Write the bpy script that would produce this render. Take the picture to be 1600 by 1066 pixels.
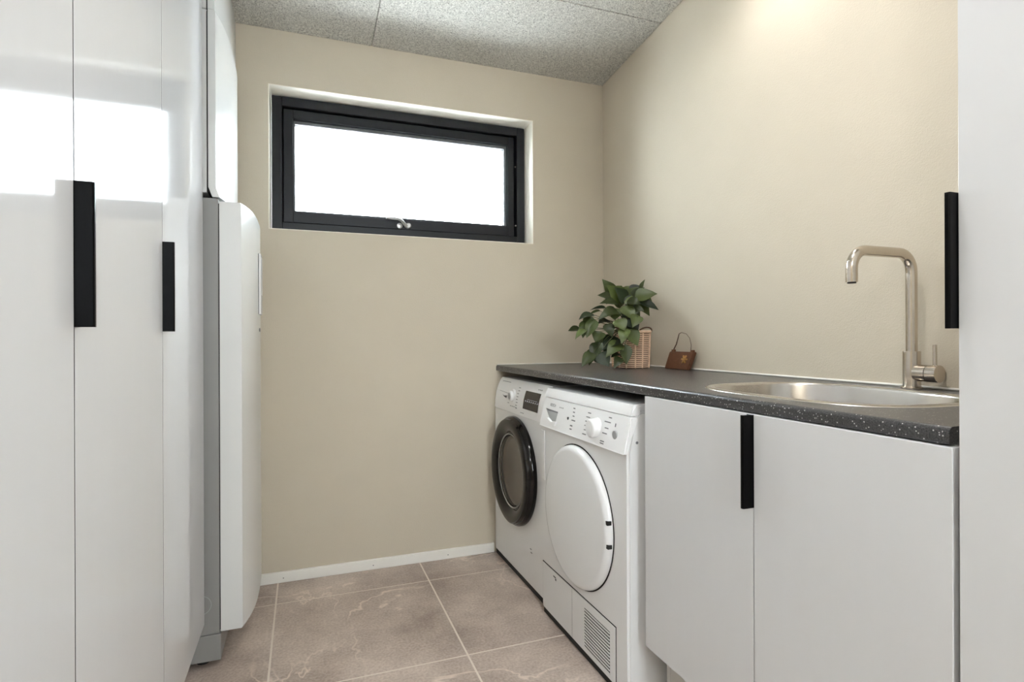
import bpy, bmesh, math, random
from mathutils import Vector, Matrix

random.seed(7)
for o in list(bpy.data.objects):
    bpy.data.objects.remove(o, do_unlink=True)
scene = bpy.context.scene
COL = scene.collection

# ------------------------------------------------------------------ camera
CAM_H, PSI, ROLL, FPX = 1.0293, 0.3561, -0.0039, 878.94
cam_d = bpy.data.cameras.new('camera')
cam = bpy.data.objects.new('camera', cam_d)
COL.objects.link(cam)
fwd = Vector((math.sin(PSI), math.cos(PSI), 0))
rgt = Vector((math.cos(PSI), -math.sin(PSI), 0))
dwn = Vector((0, 0, -1))
r2 = rgt * math.cos(ROLL) - dwn * math.sin(ROLL)
d2 = rgt * math.sin(ROLL) + dwn * math.cos(ROLL)
up2, bk = -d2, -fwd
cam.matrix_world = Matrix(((r2.x, up2.x, bk.x, 0), (r2.y, up2.y, bk.y, 0), (r2.z, up2.z, bk.z, CAM_H), (0, 0, 0, 1)))
cam_d.sensor_fit = 'HORIZONTAL'
cam_d.sensor_width = 36
cam_d.lens = FPX / 1600 * 36
cam_d.shift_y = -5.1 / 1600
cam_d.clip_start = 0.02
scene.camera = cam

# ------------------------------------------------------------------ world, exposure
SKY = 8.5
LAMP_W = 22.0
FILL_GLOW = 24.0
world = bpy.data.worlds.new('overcast_sky')
scene.world = world
world.use_nodes = True
bgn = world.node_tree.nodes['Background']
bgn.inputs[0].default_value = (0.86, 0.94, 1.0, 1)
bgn.inputs[1].default_value = SKY
vs = scene.view_settings
vs.view_transform = 'Standard'
vs.look = 'None'
vs.exposure = 1.47
vs.gamma = 1.0
vs.use_curve_mapping = False

# ------------------------------------------------------------------ room numbers (metres)
YB = 2.573            # back wall
XR = 1.4634           # right wall
XL = -0.88            # left wall
YR = -1.50            # wall behind
CS = 0.1103           # ceiling slope


def ceil_z(y):
    return 2.3333 + CS * (YB - y)


# ------------------------------------------------------------------ materials
def lin(c):
    return tuple(((v / 255) / 12.92 if v / 255 <= 0.04045 else ((v / 255 + 0.055) / 1.055) ** 2.4) for v in c) + (1,)


MATS = {}


def mat(name, rgb, rough=0.5, metal=0.0, spec=0.5, var=0.0, vscale=8.0, bump=0.0, bscale=200.0, stretch=None, coat=0.0, emit=None, estr=0.0):
    m = bpy.data.materials.new(name)
    m.use_nodes = True
    nt = m.node_tree
    b = nt.nodes['Principled BSDF']
    col = lin(rgb)
    b.inputs['Base Color'].default_value = col
    b.inputs['Roughness'].default_value = rough
    b.inputs['Metallic'].default_value = metal
    b.inputs['Specular IOR Level'].default_value = spec
    b.inputs['Coat Weight'].default_value = coat
    if emit:
        b.inputs['Emission Color'].default_value = lin(emit)
        b.inputs['Emission Strength'].default_value = estr
    tc = nt.nodes.new('ShaderNodeTexCoord')
    mp = nt.nodes.new('ShaderNodeMapping')
    nt.links.new(tc.outputs['Object'], mp.inputs[0])
    if stretch:
        mp.inputs['Scale'].default_value = stretch
    # every material carries at least a trace of procedural variation
    n = nt.nodes.new('ShaderNodeTexNoise')
    n.inputs['Scale'].default_value = vscale
    n.inputs['Detail'].default_value = 4
    nt.links.new(mp.outputs[0], n.inputs['Vector'])
    mix = nt.nodes.new('ShaderNodeMix')
    mix.data_type = 'RGBA'
    v = max(var, 0.01)
    mix.inputs[6].default_value = tuple(c * (1 - v) for c in col[:3]) + (1,)
    mix.inputs[7].default_value = tuple(min(1, c * (1 + v)) for c in col[:3]) + (1,)
    nt.links.new(n.outputs['Fac'], mix.inputs[0])
    nt.links.new(mix.outputs[2], b.inputs['Base Color'])
    if bump:
        n2 = nt.nodes.new('ShaderNodeTexNoise')
        n2.inputs['Scale'].default_value = bscale
        n2.inputs['Detail'].default_value = 3
        nt.links.new(mp.outputs[0], n2.inputs['Vector'])
        bp = nt.nodes.new('ShaderNodeBump')
        bp.inputs['Strength'].default_value = bump
        bp.inputs['Distance'].default_value = 0.002
        nt.links.new(n2.outputs['Fac'], bp.inputs['Height'])
        nt.links.new(bp.outputs[0], b.inputs['Normal'])
    MATS[name] = m
    return m


mat('wall_beige', (200, 190, 172), 0.75, var=0.035, vscale=5, bump=0.35, bscale=260, spec=0.3)
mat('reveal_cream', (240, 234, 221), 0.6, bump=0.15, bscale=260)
mat('white_trim', (232, 229, 222), 0.4)
mat('grout', (222, 212, 200), 0.8, var=0.05, vscale=60)
mat('door_white', (210, 210, 211), 0.07, spec=0.15, var=0.012, vscale=6, stretch=(6, 6, 0.5))
mat('door_right', (210, 210, 211), 0.22, spec=0.35, var=0.012, vscale=6, stretch=(6, 6, 0.5))
mat('carcass_white', (205, 203, 198), 0.4)
mat('black_handle', (3, 3, 4), 0.35, spec=0.12)
mat('unit_grey', (142, 141, 139), 0.42, var=0.02)
mat('unit_white', (218, 218, 216), 0.26)
mat('gap_black', (12, 12, 12), 0.8)
mat('appliance_white', (228, 228, 228), 0.18)
mat('panel_white', (234, 234, 234), 0.3)
mat('print_grey', (120, 122, 125), 0.6)
mat('print_dark', (60, 62, 66), 0.6)
mat('plastic_grey', (165, 167, 168), 0.35)
mat('black_gloss', (7, 6, 6), 0.12, spec=0.4)
mat('rubber', (25, 25, 26), 0.7)
mat('drum_metal', (196, 186, 174), 0.3, metal=0.35)  # drum tone lightened to stand in for reflections in the porthole glass
mat('screen_black', (22, 22, 26), 0.12)
mat('screen_mark', (190, 190, 200), 0.5)
mat('steel', (212, 208, 203), 0.22, metal=1.0, var=0.04, vscale=30, stretch=(1, 12, 1))
mat('nickel', (206, 196, 184), 0.2, metal=1.0, var=0.05, vscale=40, stretch=(1, 1, 14))
mat('dark_hole', (10, 10, 10), 0.6)
mat('frame_anthracite', (24, 26, 31), 0.4, spec=0.3, var=0.03)
mat('spacer_silver', (104, 105, 106), 0.6)
mat('gap_shade_grey', (96, 95, 94), 0.6)
mat('latch_metal', (175, 173, 172), 0.3, metal=0.8)
mat('wicker', (232, 200, 174), 0.7, var=0.15, vscale=60)
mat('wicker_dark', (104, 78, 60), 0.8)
mat('pot_white', (225, 222, 215), 0.5)
mat('soil', (45, 36, 30), 0.9, var=0.3, vscale=80, bump=0.6)
mat('stem_green', (80, 84, 52), 0.6)
mat('bag_brown', (106, 70, 48), 0.5, var=0.3, vscale=70, bump=0.3, bscale=120)
mat('bag_dark', (72, 46, 32), 0.6)
mat('gold', (214, 172, 110), 0.35, metal=0.7)
mat('fill_globe_glow', (250, 248, 242), 0.5, emit=(250, 252, 255), estr=FILL_GLOW)
mat('bulb', (255, 240, 220), 0.5, emit=(255, 236, 214), estr=12.0)
mat('outdoor_render', (150, 150, 148), 0.9)


def ceiling_mat():
    m = bpy.data.materials.new('wood_wool')
    m.use_nodes = True
    nt = m.node_tree
    b = nt.nodes['Principled BSDF']
    b.inputs['Roughness'].default_value = 0.95
    b.inputs['Specular IOR Level'].default_value = 0.1
    tc = nt.nodes.new('ShaderNodeTexCoord')
    n = nt.nodes.new('ShaderNodeTexNoise')
    n.inputs['Scale'].default_value = 190
    n.inputs['Detail'].default_value = 3
    n.inputs['Distortion'].default_value = 2.5
    nt.links.new(tc.outputs['Object'], n.inputs['Vector'])
    r = nt.nodes.new('ShaderNodeValToRGB')
    r.color_ramp.elements[0].position = 0.36
    r.color_ramp.elements[0].color = lin((104, 101, 97))
    r.color_ramp.elements[1].position = 0.56
    r.color_ramp.elements[1].color = lin((231, 228, 220))
    nt.links.new(n.outputs['Fac'], r.inputs[0])
    nt.links.new(r.outputs[0], b.inputs['Base Color'])
    bp = nt.nodes.new('ShaderNodeBump')
    bp.inputs['Strength'].default_value = 0.7
    bp.inputs['Distance'].default_value = 0.004
    nt.links.new(n.outputs['Fac'], bp.inputs['Height'])
    nt.links.new(bp.outputs[0], b.inputs['Normal'])
    MATS['wood_wool'] = m


def tile_mat():
    m = bpy.data.materials.new('stone_tile')
    m.use_nodes = True
    nt = m.node_tree
    N, Lk = nt.nodes.new, nt.links.new
    b = nt.nodes['Principled BSDF']
    tc = N('ShaderNodeTexCoord')
    # a slow two-tone cloud, fine grain and pale veins
    n1 = N('ShaderNodeTexNoise'); n1.inputs['Scale'].default_value = 3.2; n1.inputs['Detail'].default_value = 8; n1.inputs['Roughness'].default_value = 0.62
    Lk(tc.outputs['Object'], n1.inputs['Vector'])
    r1 = N('ShaderNodeValToRGB')
    r1.color_ramp.elements[0].position = 0.30; r1.color_ramp.elements[0].color = lin((146, 131, 121))
    r1.color_ramp.elements[1].position = 0.76; r1.color_ramp.elements[1].color = lin((212, 196, 183))
    Lk(n1.outputs['Fac'], r1.inputs[0])
    n2 = N('ShaderNodeTexNoise'); n2.inputs['Scale'].default_value = 120; n2.inputs['Detail'].default_value = 4
    Lk(tc.outputs['Object'], n2.inputs['Vector'])
    mx = N('ShaderNodeMix'); mx.data_type = 'RGBA'; mx.blend_type = 'SOFT_LIGHT'; mx.inputs[0].default_value = 0.8
    Lk(r1.outputs[0], mx.inputs[6]); Lk(n2.outputs['Fac'], mx.inputs[7])
    n3 = N('ShaderNodeTexNoise'); n3.inputs['Scale'].default_value = 1.7; n3.inputs['Detail'].default_value = 5; n3.inputs['Roughness'].default_value = 0.55; n3.inputs['Distortion'].default_value = 0.6
    mp = N('ShaderNodeMapping'); mp.inputs['Location'].default_value = (3.35, 1.9, 0.4); mp.inputs['Rotation'].default_value = (0, 0, 0.6)
    Lk(tc.outputs['Object'], mp.inputs[0]); Lk(mp.outputs[0], n3.inputs['Vector'])
    s = N('ShaderNodeMath'); s.operation = 'SUBTRACT'; s.inputs[1].default_value = 0.5; Lk(n3.outputs['Fac'], s.inputs[0])
    a = N('ShaderNodeMath'); a.operation = 'ABSOLUTE'; Lk(s.outputs[0], a.inputs[0])
    r3 = N('ShaderNodeValToRGB')
    r3.color_ramp.elements[0].position = 0.0; r3.color_ramp.elements[0].color = (1, 1, 1, 1)
    r3.color_ramp.elements[1].position = 0.010; r3.color_ramp.elements[1].color = (0, 0, 0, 1)
    Lk(a.outputs[0], r3.inputs[0])
    n4 = N('ShaderNodeTexNoise'); n4.inputs['Scale'].default_value = 2.6; n4.inputs['Detail'].default_value = 2
    Lk(tc.outputs['Object'], n4.inputs['Vector'])
    r4 = N('ShaderNodeValToRGB'); r4.color_ramp.elements[0].position = 0.40; r4.color_ramp.elements[1].position = 0.56
    Lk(n4.outputs['Fac'], r4.inputs[0])
    mm = N('ShaderNodeMath'); mm.operation = 'MULTIPLY'; Lk(r3.outputs[0], mm.inputs[0]); Lk(r4.outputs[0], mm.inputs[1])
    m6 = N('ShaderNodeMath'); m6.operation = 'MULTIPLY'; m6.inputs[1].default_value = 0.85; Lk(mm.outputs[0], m6.inputs[0])
    mv = N('ShaderNodeMix'); mv.data_type = 'RGBA'; mv.inputs[7].default_value = lin((224, 208, 194))
    Lk(m6.outputs[0], mv.inputs[0]); Lk(mx.outputs[2], mv.inputs[6])
    Lk(mv.outputs[2], b.inputs['Base Color'])
    b.inputs['Roughness'].default_value = 0.42
    MATS['stone_tile'] = m


def worktop_mat():
    m = bpy.data.materials.new('speckled_laminate')
    m.use_nodes = True
    nt = m.node_tree
    N, Lk = nt.nodes.new, nt.links.new
    b = nt.nodes['Principled BSDF']
    tc = N('ShaderNodeTexCoord')
    v = N('ShaderNodeTexVoronoi'); v.inputs['Scale'].default_value = 240
    Lk(tc.outputs['Object'], v.inputs['Vector'])
    r = N('ShaderNodeValToRGB')
    r.color_ramp.elements[0].position = 0.22; r.color_ramp.elements[0].color = lin((200, 198, 196))
    r.color_ramp.elements[1].position = 0.34; r.color_ramp.elements[1].color = lin((62, 61, 62))
    Lk(v.outputs['Distance'], r.inputs[0])
    n = N('ShaderNodeTexNoise'); n.inputs['Scale'].default_value = 420; n.inputs['Detail'].default_value = 2
    Lk(tc.outputs['Object'], n.inputs['Vector'])
    r2_ = N('ShaderNodeValToRGB')
    r2_.color_ramp.elements[0].position = 0.35; r2_.color_ramp.elements[0].color = lin((34, 34, 36))
    r2_.color_ramp.elements[1].position = 0.7; r2_.color_ramp.elements[1].color = lin((80, 79, 79))
    Lk(n.outputs['Fac'], r2_.inputs[0])
    # only some cells carry a pale fleck
    gt = N('ShaderNodeMath'); gt.operation = 'GREATER_THAN'; gt.inputs[1].default_value = 0.84
    sx = N('ShaderNodeSeparateColor'); Lk(v.outputs['Color'], sx.inputs[0]); Lk(sx.outputs[0], gt.inputs[0])
    mx = N('ShaderNodeMix'); mx.data_type = 'RGBA'
    Lk(gt.outputs[0], mx.inputs[0]); Lk(r2_.outputs[0], mx.inputs[6]); Lk(r.outputs[0], mx.inputs[7])
    Lk(mx.outputs[2], b.inputs['Base Color'])
    b.inputs['Roughness'].default_value = 0.28
    MATS['speckled_laminate'] = m


def glass_mat(name, tint, gloss):
    m = bpy.data.materials.new(name)
    m.use_nodes = True
    nt = m.node_tree
    nt.nodes.clear()
    N, Lk = nt.nodes.new, nt.links.new
    out = N('ShaderNodeOutputMaterial')
    t = N('ShaderNodeBsdfTransparent'); t.inputs[0].default_value = tint
    g = N('ShaderNodeBsdfGlossy'); g.inputs['Roughness'].default_value = 0.02
    fr = N('ShaderNodeFresnel'); fr.inputs[0].default_value = gloss
    mx = N('ShaderNodeMixShader')
    Lk(fr.outputs[0], mx.inputs[0]); Lk(t.outputs[0], mx.inputs[1]); Lk(g.outputs[0], mx.inputs[2])
    Lk(mx.outputs[0], out.inputs[0])
    MATS[name] = m


def leaf_mat(name, a, b_):
    m = bpy.data.materials.new(name)
    m.use_nodes = True
    nt = m.node_tree
    N, Lk = nt.nodes.new, nt.links.new
    b = nt.nodes['Principled BSDF']
    oi = N('ShaderNodeObjectInfo')
    tc = N('ShaderNodeTexCoord')
    w = N('ShaderNodeTexNoise'); w.inputs['Scale'].default_value = 45
    Lk(tc.outputs['Object'], w.inputs['Vector'])
    ad = N('ShaderNodeMath'); ad.operation = 'MULTIPLY_ADD'; ad.inputs[1].default_value = 0.5; Lk(w.outputs['Fac'], ad.inputs[0]); 
    ml = N('ShaderNodeMath'); ml.operation = 'MULTIPLY'; ml.inputs[1].default_value = 0.75; Lk(oi.outputs['Random'], ml.inputs[0])
    Lk(ml.outputs[0], ad.inputs[2])
    mx = N('ShaderNodeMix'); mx.data_type = 'RGBA'; mx.inputs[6].default_value = lin(a); mx.inputs[7].default_value = lin(b_)
    Lk(ad.outputs[0], mx.inputs[0]); Lk(mx.outputs[2], b.inputs['Base Color'])
    b.inputs['Roughness'].default_value = 0.4
    b.inputs['Specular IOR Level'].default_value = 0.4
    MATS[name] = m


ceiling_mat(); tile_mat(); worktop_mat()
glass_mat('window_glass', (0.985, 0.99, 0.99, 1), 1.15)
glass_mat('porthole_glass', (0.82, 0.80, 0.78, 1), 1.6)
leaf_mat('leaf_green', (17, 26, 16), (84, 98, 50))
leaf_mat('leaf_dark', (12, 20, 15), (42, 56, 34))

# ------------------------------------------------------------------ mesh helpers


def new_bm():
    return bmesh.new()


def add_box(bm, x0, x1, y0, y1, z0, z1, bev=0.0, seg=2):
    r = bmesh.ops.create_cube(bm, size=1)
    vs_ = r['verts']
    for v in vs_:
        v.co = Vector(((x0 + x1) / 2 + v.co.x * (x1 - x0), (y0 + y1) / 2 + v.co.y * (y1 - y0), (z0 + z1) / 2 + v.co.z * (z1 - z0)))
    if bev:
        es = list({e for v in vs_ for e in v.link_edges})
        bmesh.ops.bevel(bm, geom=es, offset=bev, segments=seg, affect='EDGES', profile=0.5)
    return bm


def add_prism(bm, pts, axis, a, b):
    """closed polygon pts (2D) swept along axis from a to b; 2D order is the two other axes in xyz order"""
    def p3(p, t):
        q = [p[0], p[1]]
        q.insert(axis, t)
        return bm.verts.new(q)
    A = [p3(p, a) for p in pts]
    B = [p3(p, b) for p in pts]
    n = len(pts)
    fs = [bm.faces.new(A), bm.faces.new(B[::-1])]
    for i in range(n):
        fs.append(bm.faces.new((A[i], B[i], B[(i + 1) % n], A[(i + 1) % n])))
    bmesh.ops.recalc_face_normals(bm, faces=fs)
    return bm


def add_tube(bm, pts, rad, seg=10, caps=True):
    pts = [Vector(p) for p in pts]
    rads = rad if isinstance(rad, (list, tuple)) else [rad] * len(pts)
    rings = []
    ref = None
    for i, p in enumerate(pts):
        t = (pts[min(i + 1, len(pts) - 1)] - pts[max(i - 1, 0)]).normalized()
        if ref is None:
            ref = t.orthogonal().normalized()
        ref = (ref - t * ref.dot(t))
        ref = ref.normalized() if ref.length > 1e-6 else t.orthogonal().normalized()
        bi = t.cross(ref)
        rings.append([bm.verts.new(p + (ref * math.cos(k * 2 * math.pi / seg) + bi * math.sin(k * 2 * math.pi / seg)) * rads[i]) for k in range(seg)])
    for A, B in zip(rings[:-1], rings[1:]):
        for k in range(seg):
            bm.faces.new((A[k], A[(k + 1) % seg], B[(k + 1) % seg], B[k]))
    if caps:
        bm.faces.new(rings[0][::-1])
        bm.faces.new(rings[-1])
    return bm


def add_lathe(bm, prof, centre, axis='X', seg=48, close=False):
    """prof: (radius, offset along axis). axis direction +X / +Z from centre"""
    c = Vector(centre)
    rings = []
    for r, h in prof:
        ring = []
        if r < 1e-6:
            ring = [bm.verts.new(c + (Vector((h, 0, 0)) if axis == 'X' else Vector((0, h, 0)) if axis == 'Y' else Vector((0, 0, h))))]
        else:
            for k in range(seg):
                a = k * 2 * math.pi / seg
                ca, sa = math.cos(a) * r, math.sin(a) * r
                ring.append(bm.verts.new(c + (Vector((h, ca, sa)) if axis == 'X' else Vector((ca, h, sa)) if axis == 'Y' else Vector((ca, sa, h)))))
        rings.append(ring)
    fs = []
    prs = list(zip(rings[:-1], rings[1:]))
    if close:
        prs.append((rings[-1], rings[0]))
    for A, B in prs:
        if len(A) == 1 and len(B) == 1:
            continue
        for k in range(seg):
            k2 = (k + 1) % seg
            if len(A) == 1:
                fs.append(bm.faces.new((A[0], B[k2], B[k])))
            elif len(B) == 1:
                fs.append(bm.faces.new((A[k], A[k2], B[0])))
            else:
                fs.append(bm.faces.new((A[k], A[k2], B[k2], B[k])))
    bmesh.ops.recalc_face_normals(bm, faces=fs)
    return bm


def add_poly(bm, pts):
    return bm.faces.new([bm.verts.new(p) for p in pts])


def obj(name, bm, material, parent=None, smooth=False, angle=35):
    me = bpy.data.meshes.new(name)
    bm.normal_update()
    bm.to_mesh(me)
    bm.free()
    me.materials.append(MATS[material] if isinstance(material, str) else material)
    if smooth:
        for p in me.polygons:
            p.use_smooth = True
        try:
            me.set_sharp_from_angle(angle=math.radians(angle))
        except Exception:
            pass
    o = bpy.data.objects.new(name, me)
    COL.objects.link(o)
    if smooth:
        w = o.modifiers.new('face_weighted', 'WEIGHTED_NORMAL')
        w.keep_sharp = True
    if parent is not None:
        put(o, parent)
    return o


BASE = {}


def put(o, parent):
    o.parent = parent
    o.matrix_parent_inverse = BASE[parent.name].inverted() if parent.name in BASE else Matrix.Identity(4)


def thing(name, label, cat, loc, group=None):
    e = bpy.data.objects.new(name, None)
    COL.objects.link(e)
    e.location = loc
    e.empty_display_size = 0.05
    BASE[e.name] = Matrix.Translation(loc)
    e['label'] = label
    e['category'] = cat
    if group:
        e['group'] = group
    return e


def tag(o, label, cat, group=None):
    o['label'] = label
    o['category'] = cat
    if group:
        o['group'] = group
    return o


def struct(name, bm, material, label=None, smooth=False):
    o = obj(name, bm, material, None, smooth)
    o['kind'] = 'structure'
    if label:
        o['label'] = label
    return o


def box_obj(name, dims, material, parent=None, bev=0.0, smooth=True, seg=2):
    return obj(name, add_box(new_bm(), *dims, bev=bev, seg=seg), material, parent, False)


def text_mesh(txt, size):
    cu = bpy.data.curves.new('lettering', 'FONT')
    cu.body = txt
    cu.size = size
    cu.align_x = 'LEFT'
    t = bpy.data.objects.new('lettering', cu)
    COL.objects.link(t)
    dg = bpy.context.evaluated_depsgraph_get()
    me = bpy.data.meshes.new_from_object(t.evaluated_get(dg))
    bpy.data.objects.remove(t, do_unlink=True)
    bpy.data.curves.remove(cu)
    return me


# ================================================================== THE ROOM
# floor: a grout bed that carries single tiles
floor = struct('floor', add_box(new_bm(), XL - 0.1, XR + 0.1, YR - 0.1, YB + 0.1, -0.06, -0.0008), 'grout', 'floor of large brown-grey stone tiles with pale joints')
TX, TY, TS = -0.1013, 2.3633, 0.6
xs = [XL] + [TX + TS * k for k in range(-1, 3)] + [XR]
ys = [YR] + [TY - TS * k for k in range(6, -1, -1)] + [YB]
G = 0.0032
for i in range(len(xs) - 1):
    for j in range(len(ys) - 1):
        x0, x1, y0, y1 = xs[i] + G, xs[i + 1] - G, ys[j] + G, ys[j + 1] - G
        if x1 - x0 < 0.02 or y1 - y0 < 0.02:
            continue
        bm = add_box(new_bm(), x0, x1, y0, y1, -0.0007, 0.0, bev=0.0004, seg=1)
        obj('tile', bm, 'stone_tile', floor)

# ceiling: sloping board with wood-wool panels below it
bm = new_bm()
y0, y1 = YR - 0.1, YB + 0.35
add_prism(bm, [(y0, ceil_z(y0) + 0.03), (y1, ceil_z(y1) + 0.03), (y1, ceil_z(y1) + 0.12), (y0, ceil_z(y0) + 0.12)], 0, XL - 0.1, XR + 0.1)
ceiling = struct('ceiling', bm, 'gap_black', 'sloping ceiling of grey wood-wool acoustic panels')
cxs = [XL, 0.293, XR]
cys = [YB, 2.058, 1.458, 0.858, 0.258, -0.342, -0.942, YR]
for i in range(2):
    for j in range(len(cys) - 1):
        ya, yb = cys[j + 1] + 0.0014, cys[j] - 0.0014
        bm = add_prism(new_bm(), [(ya, ceil_z(ya)), (yb, ceil_z(yb)), (yb, ceil_z(yb) + 0.025), (ya, ceil_z(ya) + 0.025)], 0, cxs[i] + 0.0014, cxs[i + 1] - 0.0014)
        bmesh.ops.bevel(bm, geom=[e for e in bm.edges], offset=0.002, segments=1, affect='EDGES')
        obj('ceiling_panel', bm, 'wood_wool', ceiling)

# back wall with the window opening
WX0, WX1, WZ0, WZ1 = -0.1329, 1.072, 1.4923, 2.1036
WT = 0.30


def wall_hole_xz(x0, x1, z0, z1, hx0, hx1, hz0, hz1, ya, yb):
    bm = new_bm()
    X = [x0, hx0, hx1, x1]
    Z = [z0, hz0, hz1, z1]
    layers = []
    for y in (ya, yb):
        layers.append([[bm.verts.new((x, y, z)) for z in Z] for x in X])
    fs = []
    for L_ in layers:
        for i in range(3):
            for j in range(3):
                if i == 1 and j == 1:
                    continue
                fs.append(bm.faces.new((L_[i][j], L_[i + 1][j], L_[i + 1][j + 1], L_[i][j + 1])))
    A, B = layers
    ring = [(1, 1), (2, 1), (2, 2), (1, 2)]
    for k in range(4):
        p, q = ring[k], ring[(k + 1) % 4]
        fs.append(bm.faces.new((A[p[0]][p[1]], A[q[0]][q[1]], B[q[0]][q[1]], B[p[0]][p[1]])))
    outer = [(i, 0) for i in range(3)] + [(3, j) for j in range(3)] + [(i, 3) for i in range(3, 0, -1)] + [(0, j) for j in range(3, 0, -1)]
    for k in range(len(outer)):
        p, q = outer[k], outer[(k + 1) % len(outer)]
        fs.append(bm.faces.new((A[p[0]][p[1]], A[q[0]][q[1]], B[q[0]][q[1]], B[p[0]][p[1]])))
    bmesh.ops.recalc_face_normals(bm, faces=fs)
    return bm


struct('wall_back', wall_hole_xz(XL - 0.1, XR + 0.1, -0.06, ceil_z(YB) - 0.001 + 0.02, WX0, WX1, WZ0, WZ1, YB, YB + WT), 'wall_beige', 'beige wall with the window')
for nm, xa, xb, lab in (('wall_right', XR, XR + 0.1, 'beige wall behind the worktop'), ('wall_left', XL - 0.1, XL, 'beige wall behind the tall cabinets')):
    bm = add_prism(new_bm(), [(YR - 0.1, -0.06), (YB - 0.0005, -0.06), (YB - 0.0005, ceil_z(YB) + 0.02), (YR - 0.1, ceil_z(YR - 0.1) + 0.02)], 0, xa, xb)
    struct(nm, bm, 'wall_beige', lab)
DX0, DX1, DZ1 = 0.05, 0.90, 2.10
struct('wall_front', wall_hole_xz(XL, XR, -0.06, ceil_z(YR) + 0.02, DX0, DX1, 0.002, DZ1, YR - 0.1, YR), 'wall_beige', 'beige wall behind the viewer with an added glazed door for fill light')

# added glazed door behind the viewer, unseen, lets in sky light as fill
d_ = obj('fill_light_door', (lambda bm: (add_box(bm, DX0, DX0 + 0.07, YR - 0.08, YR - 0.02, 0.003, DZ1), add_box(bm, DX1 - 0.07, DX1, YR - 0.08, YR - 0.02, 0.003, DZ1),
         add_box(bm, DX0 + 0.07, DX1 - 0.07, YR - 0.08, YR - 0.02, DZ1 - 0.07, DZ1), add_box(bm, DX0 + 0.07, DX1 - 0.07, YR - 0.08, YR - 0.02, 0.003, 1.15), bm)[-1])(new_bm()), 'white_trim')
d_['kind'] = 'structure'
box_obj('pane', (DX0 + 0.07, DX1 - 0.07, YR - 0.055, YR - 0.045, 1.15, DZ1 - 0.07), 'window_glass', d_)

# baseboard on the back wall
bb = struct('baseboard_back', add_box(new_bm(), XL, 0.858, YB - 0.014, YB - 0.0003, 0.0005, 0.045, bev=0.002), 'white_trim', 'low white baseboard')
for x in (-0.08, 0.29, 0.63):
    bm = add_lathe(new_bm(), [(0.0, -0.0009), (0.0022, -0.0009), (0.0022, 0.0)], (x, YB - 0.014, 0.02), 'Y', 8)
    obj('nail', bm, 'print_dark', bb)

# window
REV = new_bm()  # thin cream slips over the reveal, lighter than the wall
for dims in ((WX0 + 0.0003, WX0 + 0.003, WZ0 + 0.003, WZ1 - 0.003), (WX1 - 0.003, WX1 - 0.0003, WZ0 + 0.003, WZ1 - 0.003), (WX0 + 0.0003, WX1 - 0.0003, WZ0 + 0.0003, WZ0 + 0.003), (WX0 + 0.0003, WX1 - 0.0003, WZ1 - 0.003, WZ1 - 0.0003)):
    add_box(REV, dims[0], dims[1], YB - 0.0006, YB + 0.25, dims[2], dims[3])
FY = YB + 0.095
bm = new_bm()


def frame_bars(bm, x0, x1, z0, z1, wl, wr, wb, wt, ya, yb, bev=0.002):
    add_box(bm, x0, x0 + wl, ya, yb, z0, z1, bev=bev, seg=1)
    add_box(bm, x1 - wr, x1, ya, yb, z0, z1, bev=bev, seg=1)
    add_box(bm, x0 + wl, x1 - wr, ya, yb, z0, z0 + wb, bev=bev, seg=1)
    add_box(bm, x0 + wl, x1 - wr, ya, yb, z1 - wt, z1, bev=bev, seg=1)
    return bm


FX0, FX1, FZ0, FZ1 = -0.1245, 1.0635, 1.4958, 2.096
win = struct('window_1', frame_bars(frame_bars(bm, FX0, FX1, FZ0, FZ1, 0.042, 0.042, 0.047, 0.042, FY, FY + 0.0905), FX0, FX1, FZ0, FZ1, 0.062, 0.066, 0.062, 0.062, FY + 0.0915, FY + 0.125), 'frame_anthracite', 'wide dark grey top-hung window high on the beige wall')
obj('reveal_lining', REV, 'reveal_cream', win)['label'] = 'cream reveal, lighter than the wall around it'
SX0, SX1, SZ0, SZ1 = FX0 + 0.047, FX1 - 0.052, FZ0 + 0.05, FZ1 - 0.047
sash = obj('sash', frame_bars(new_bm(), SX0, SX1, SZ0, SZ1, 0.040, 0.032, 0.047, 0.040, FY + 0.016, FY + 0.09), 'frame_anthracite', win)
gx0, gx1, gz0, gz1 = SX0 + 0.0405, SX1 - 0.0325, SZ0 + 0.0475, SZ1 - 0.0405
for k, yy in enumerate((0.034, 0.052, 0.070)):
    box_obj('pane', (gx0, gx1, FY + yy, FY + yy + 0.003, gz0, gz1), 'window_glass', sash)
for yy in (0.0375, 0.0555):
    obj('glazing_spacer', frame_bars(new_bm(), gx0, gx1, gz0, gz1, 0.008, 0.014, 0.010, 0.016, FY + yy, FY + yy + 0.014, bev=0), 'spacer_silver', sash)
obj('glazing_bead', frame_bars(new_bm(), gx0, gx1, gz0, gz1, 0.003, 0.003, 0.005, 0.003, FY + 0.026, FY + 0.0335, bev=0), 'frame_anthracite', sash)
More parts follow.
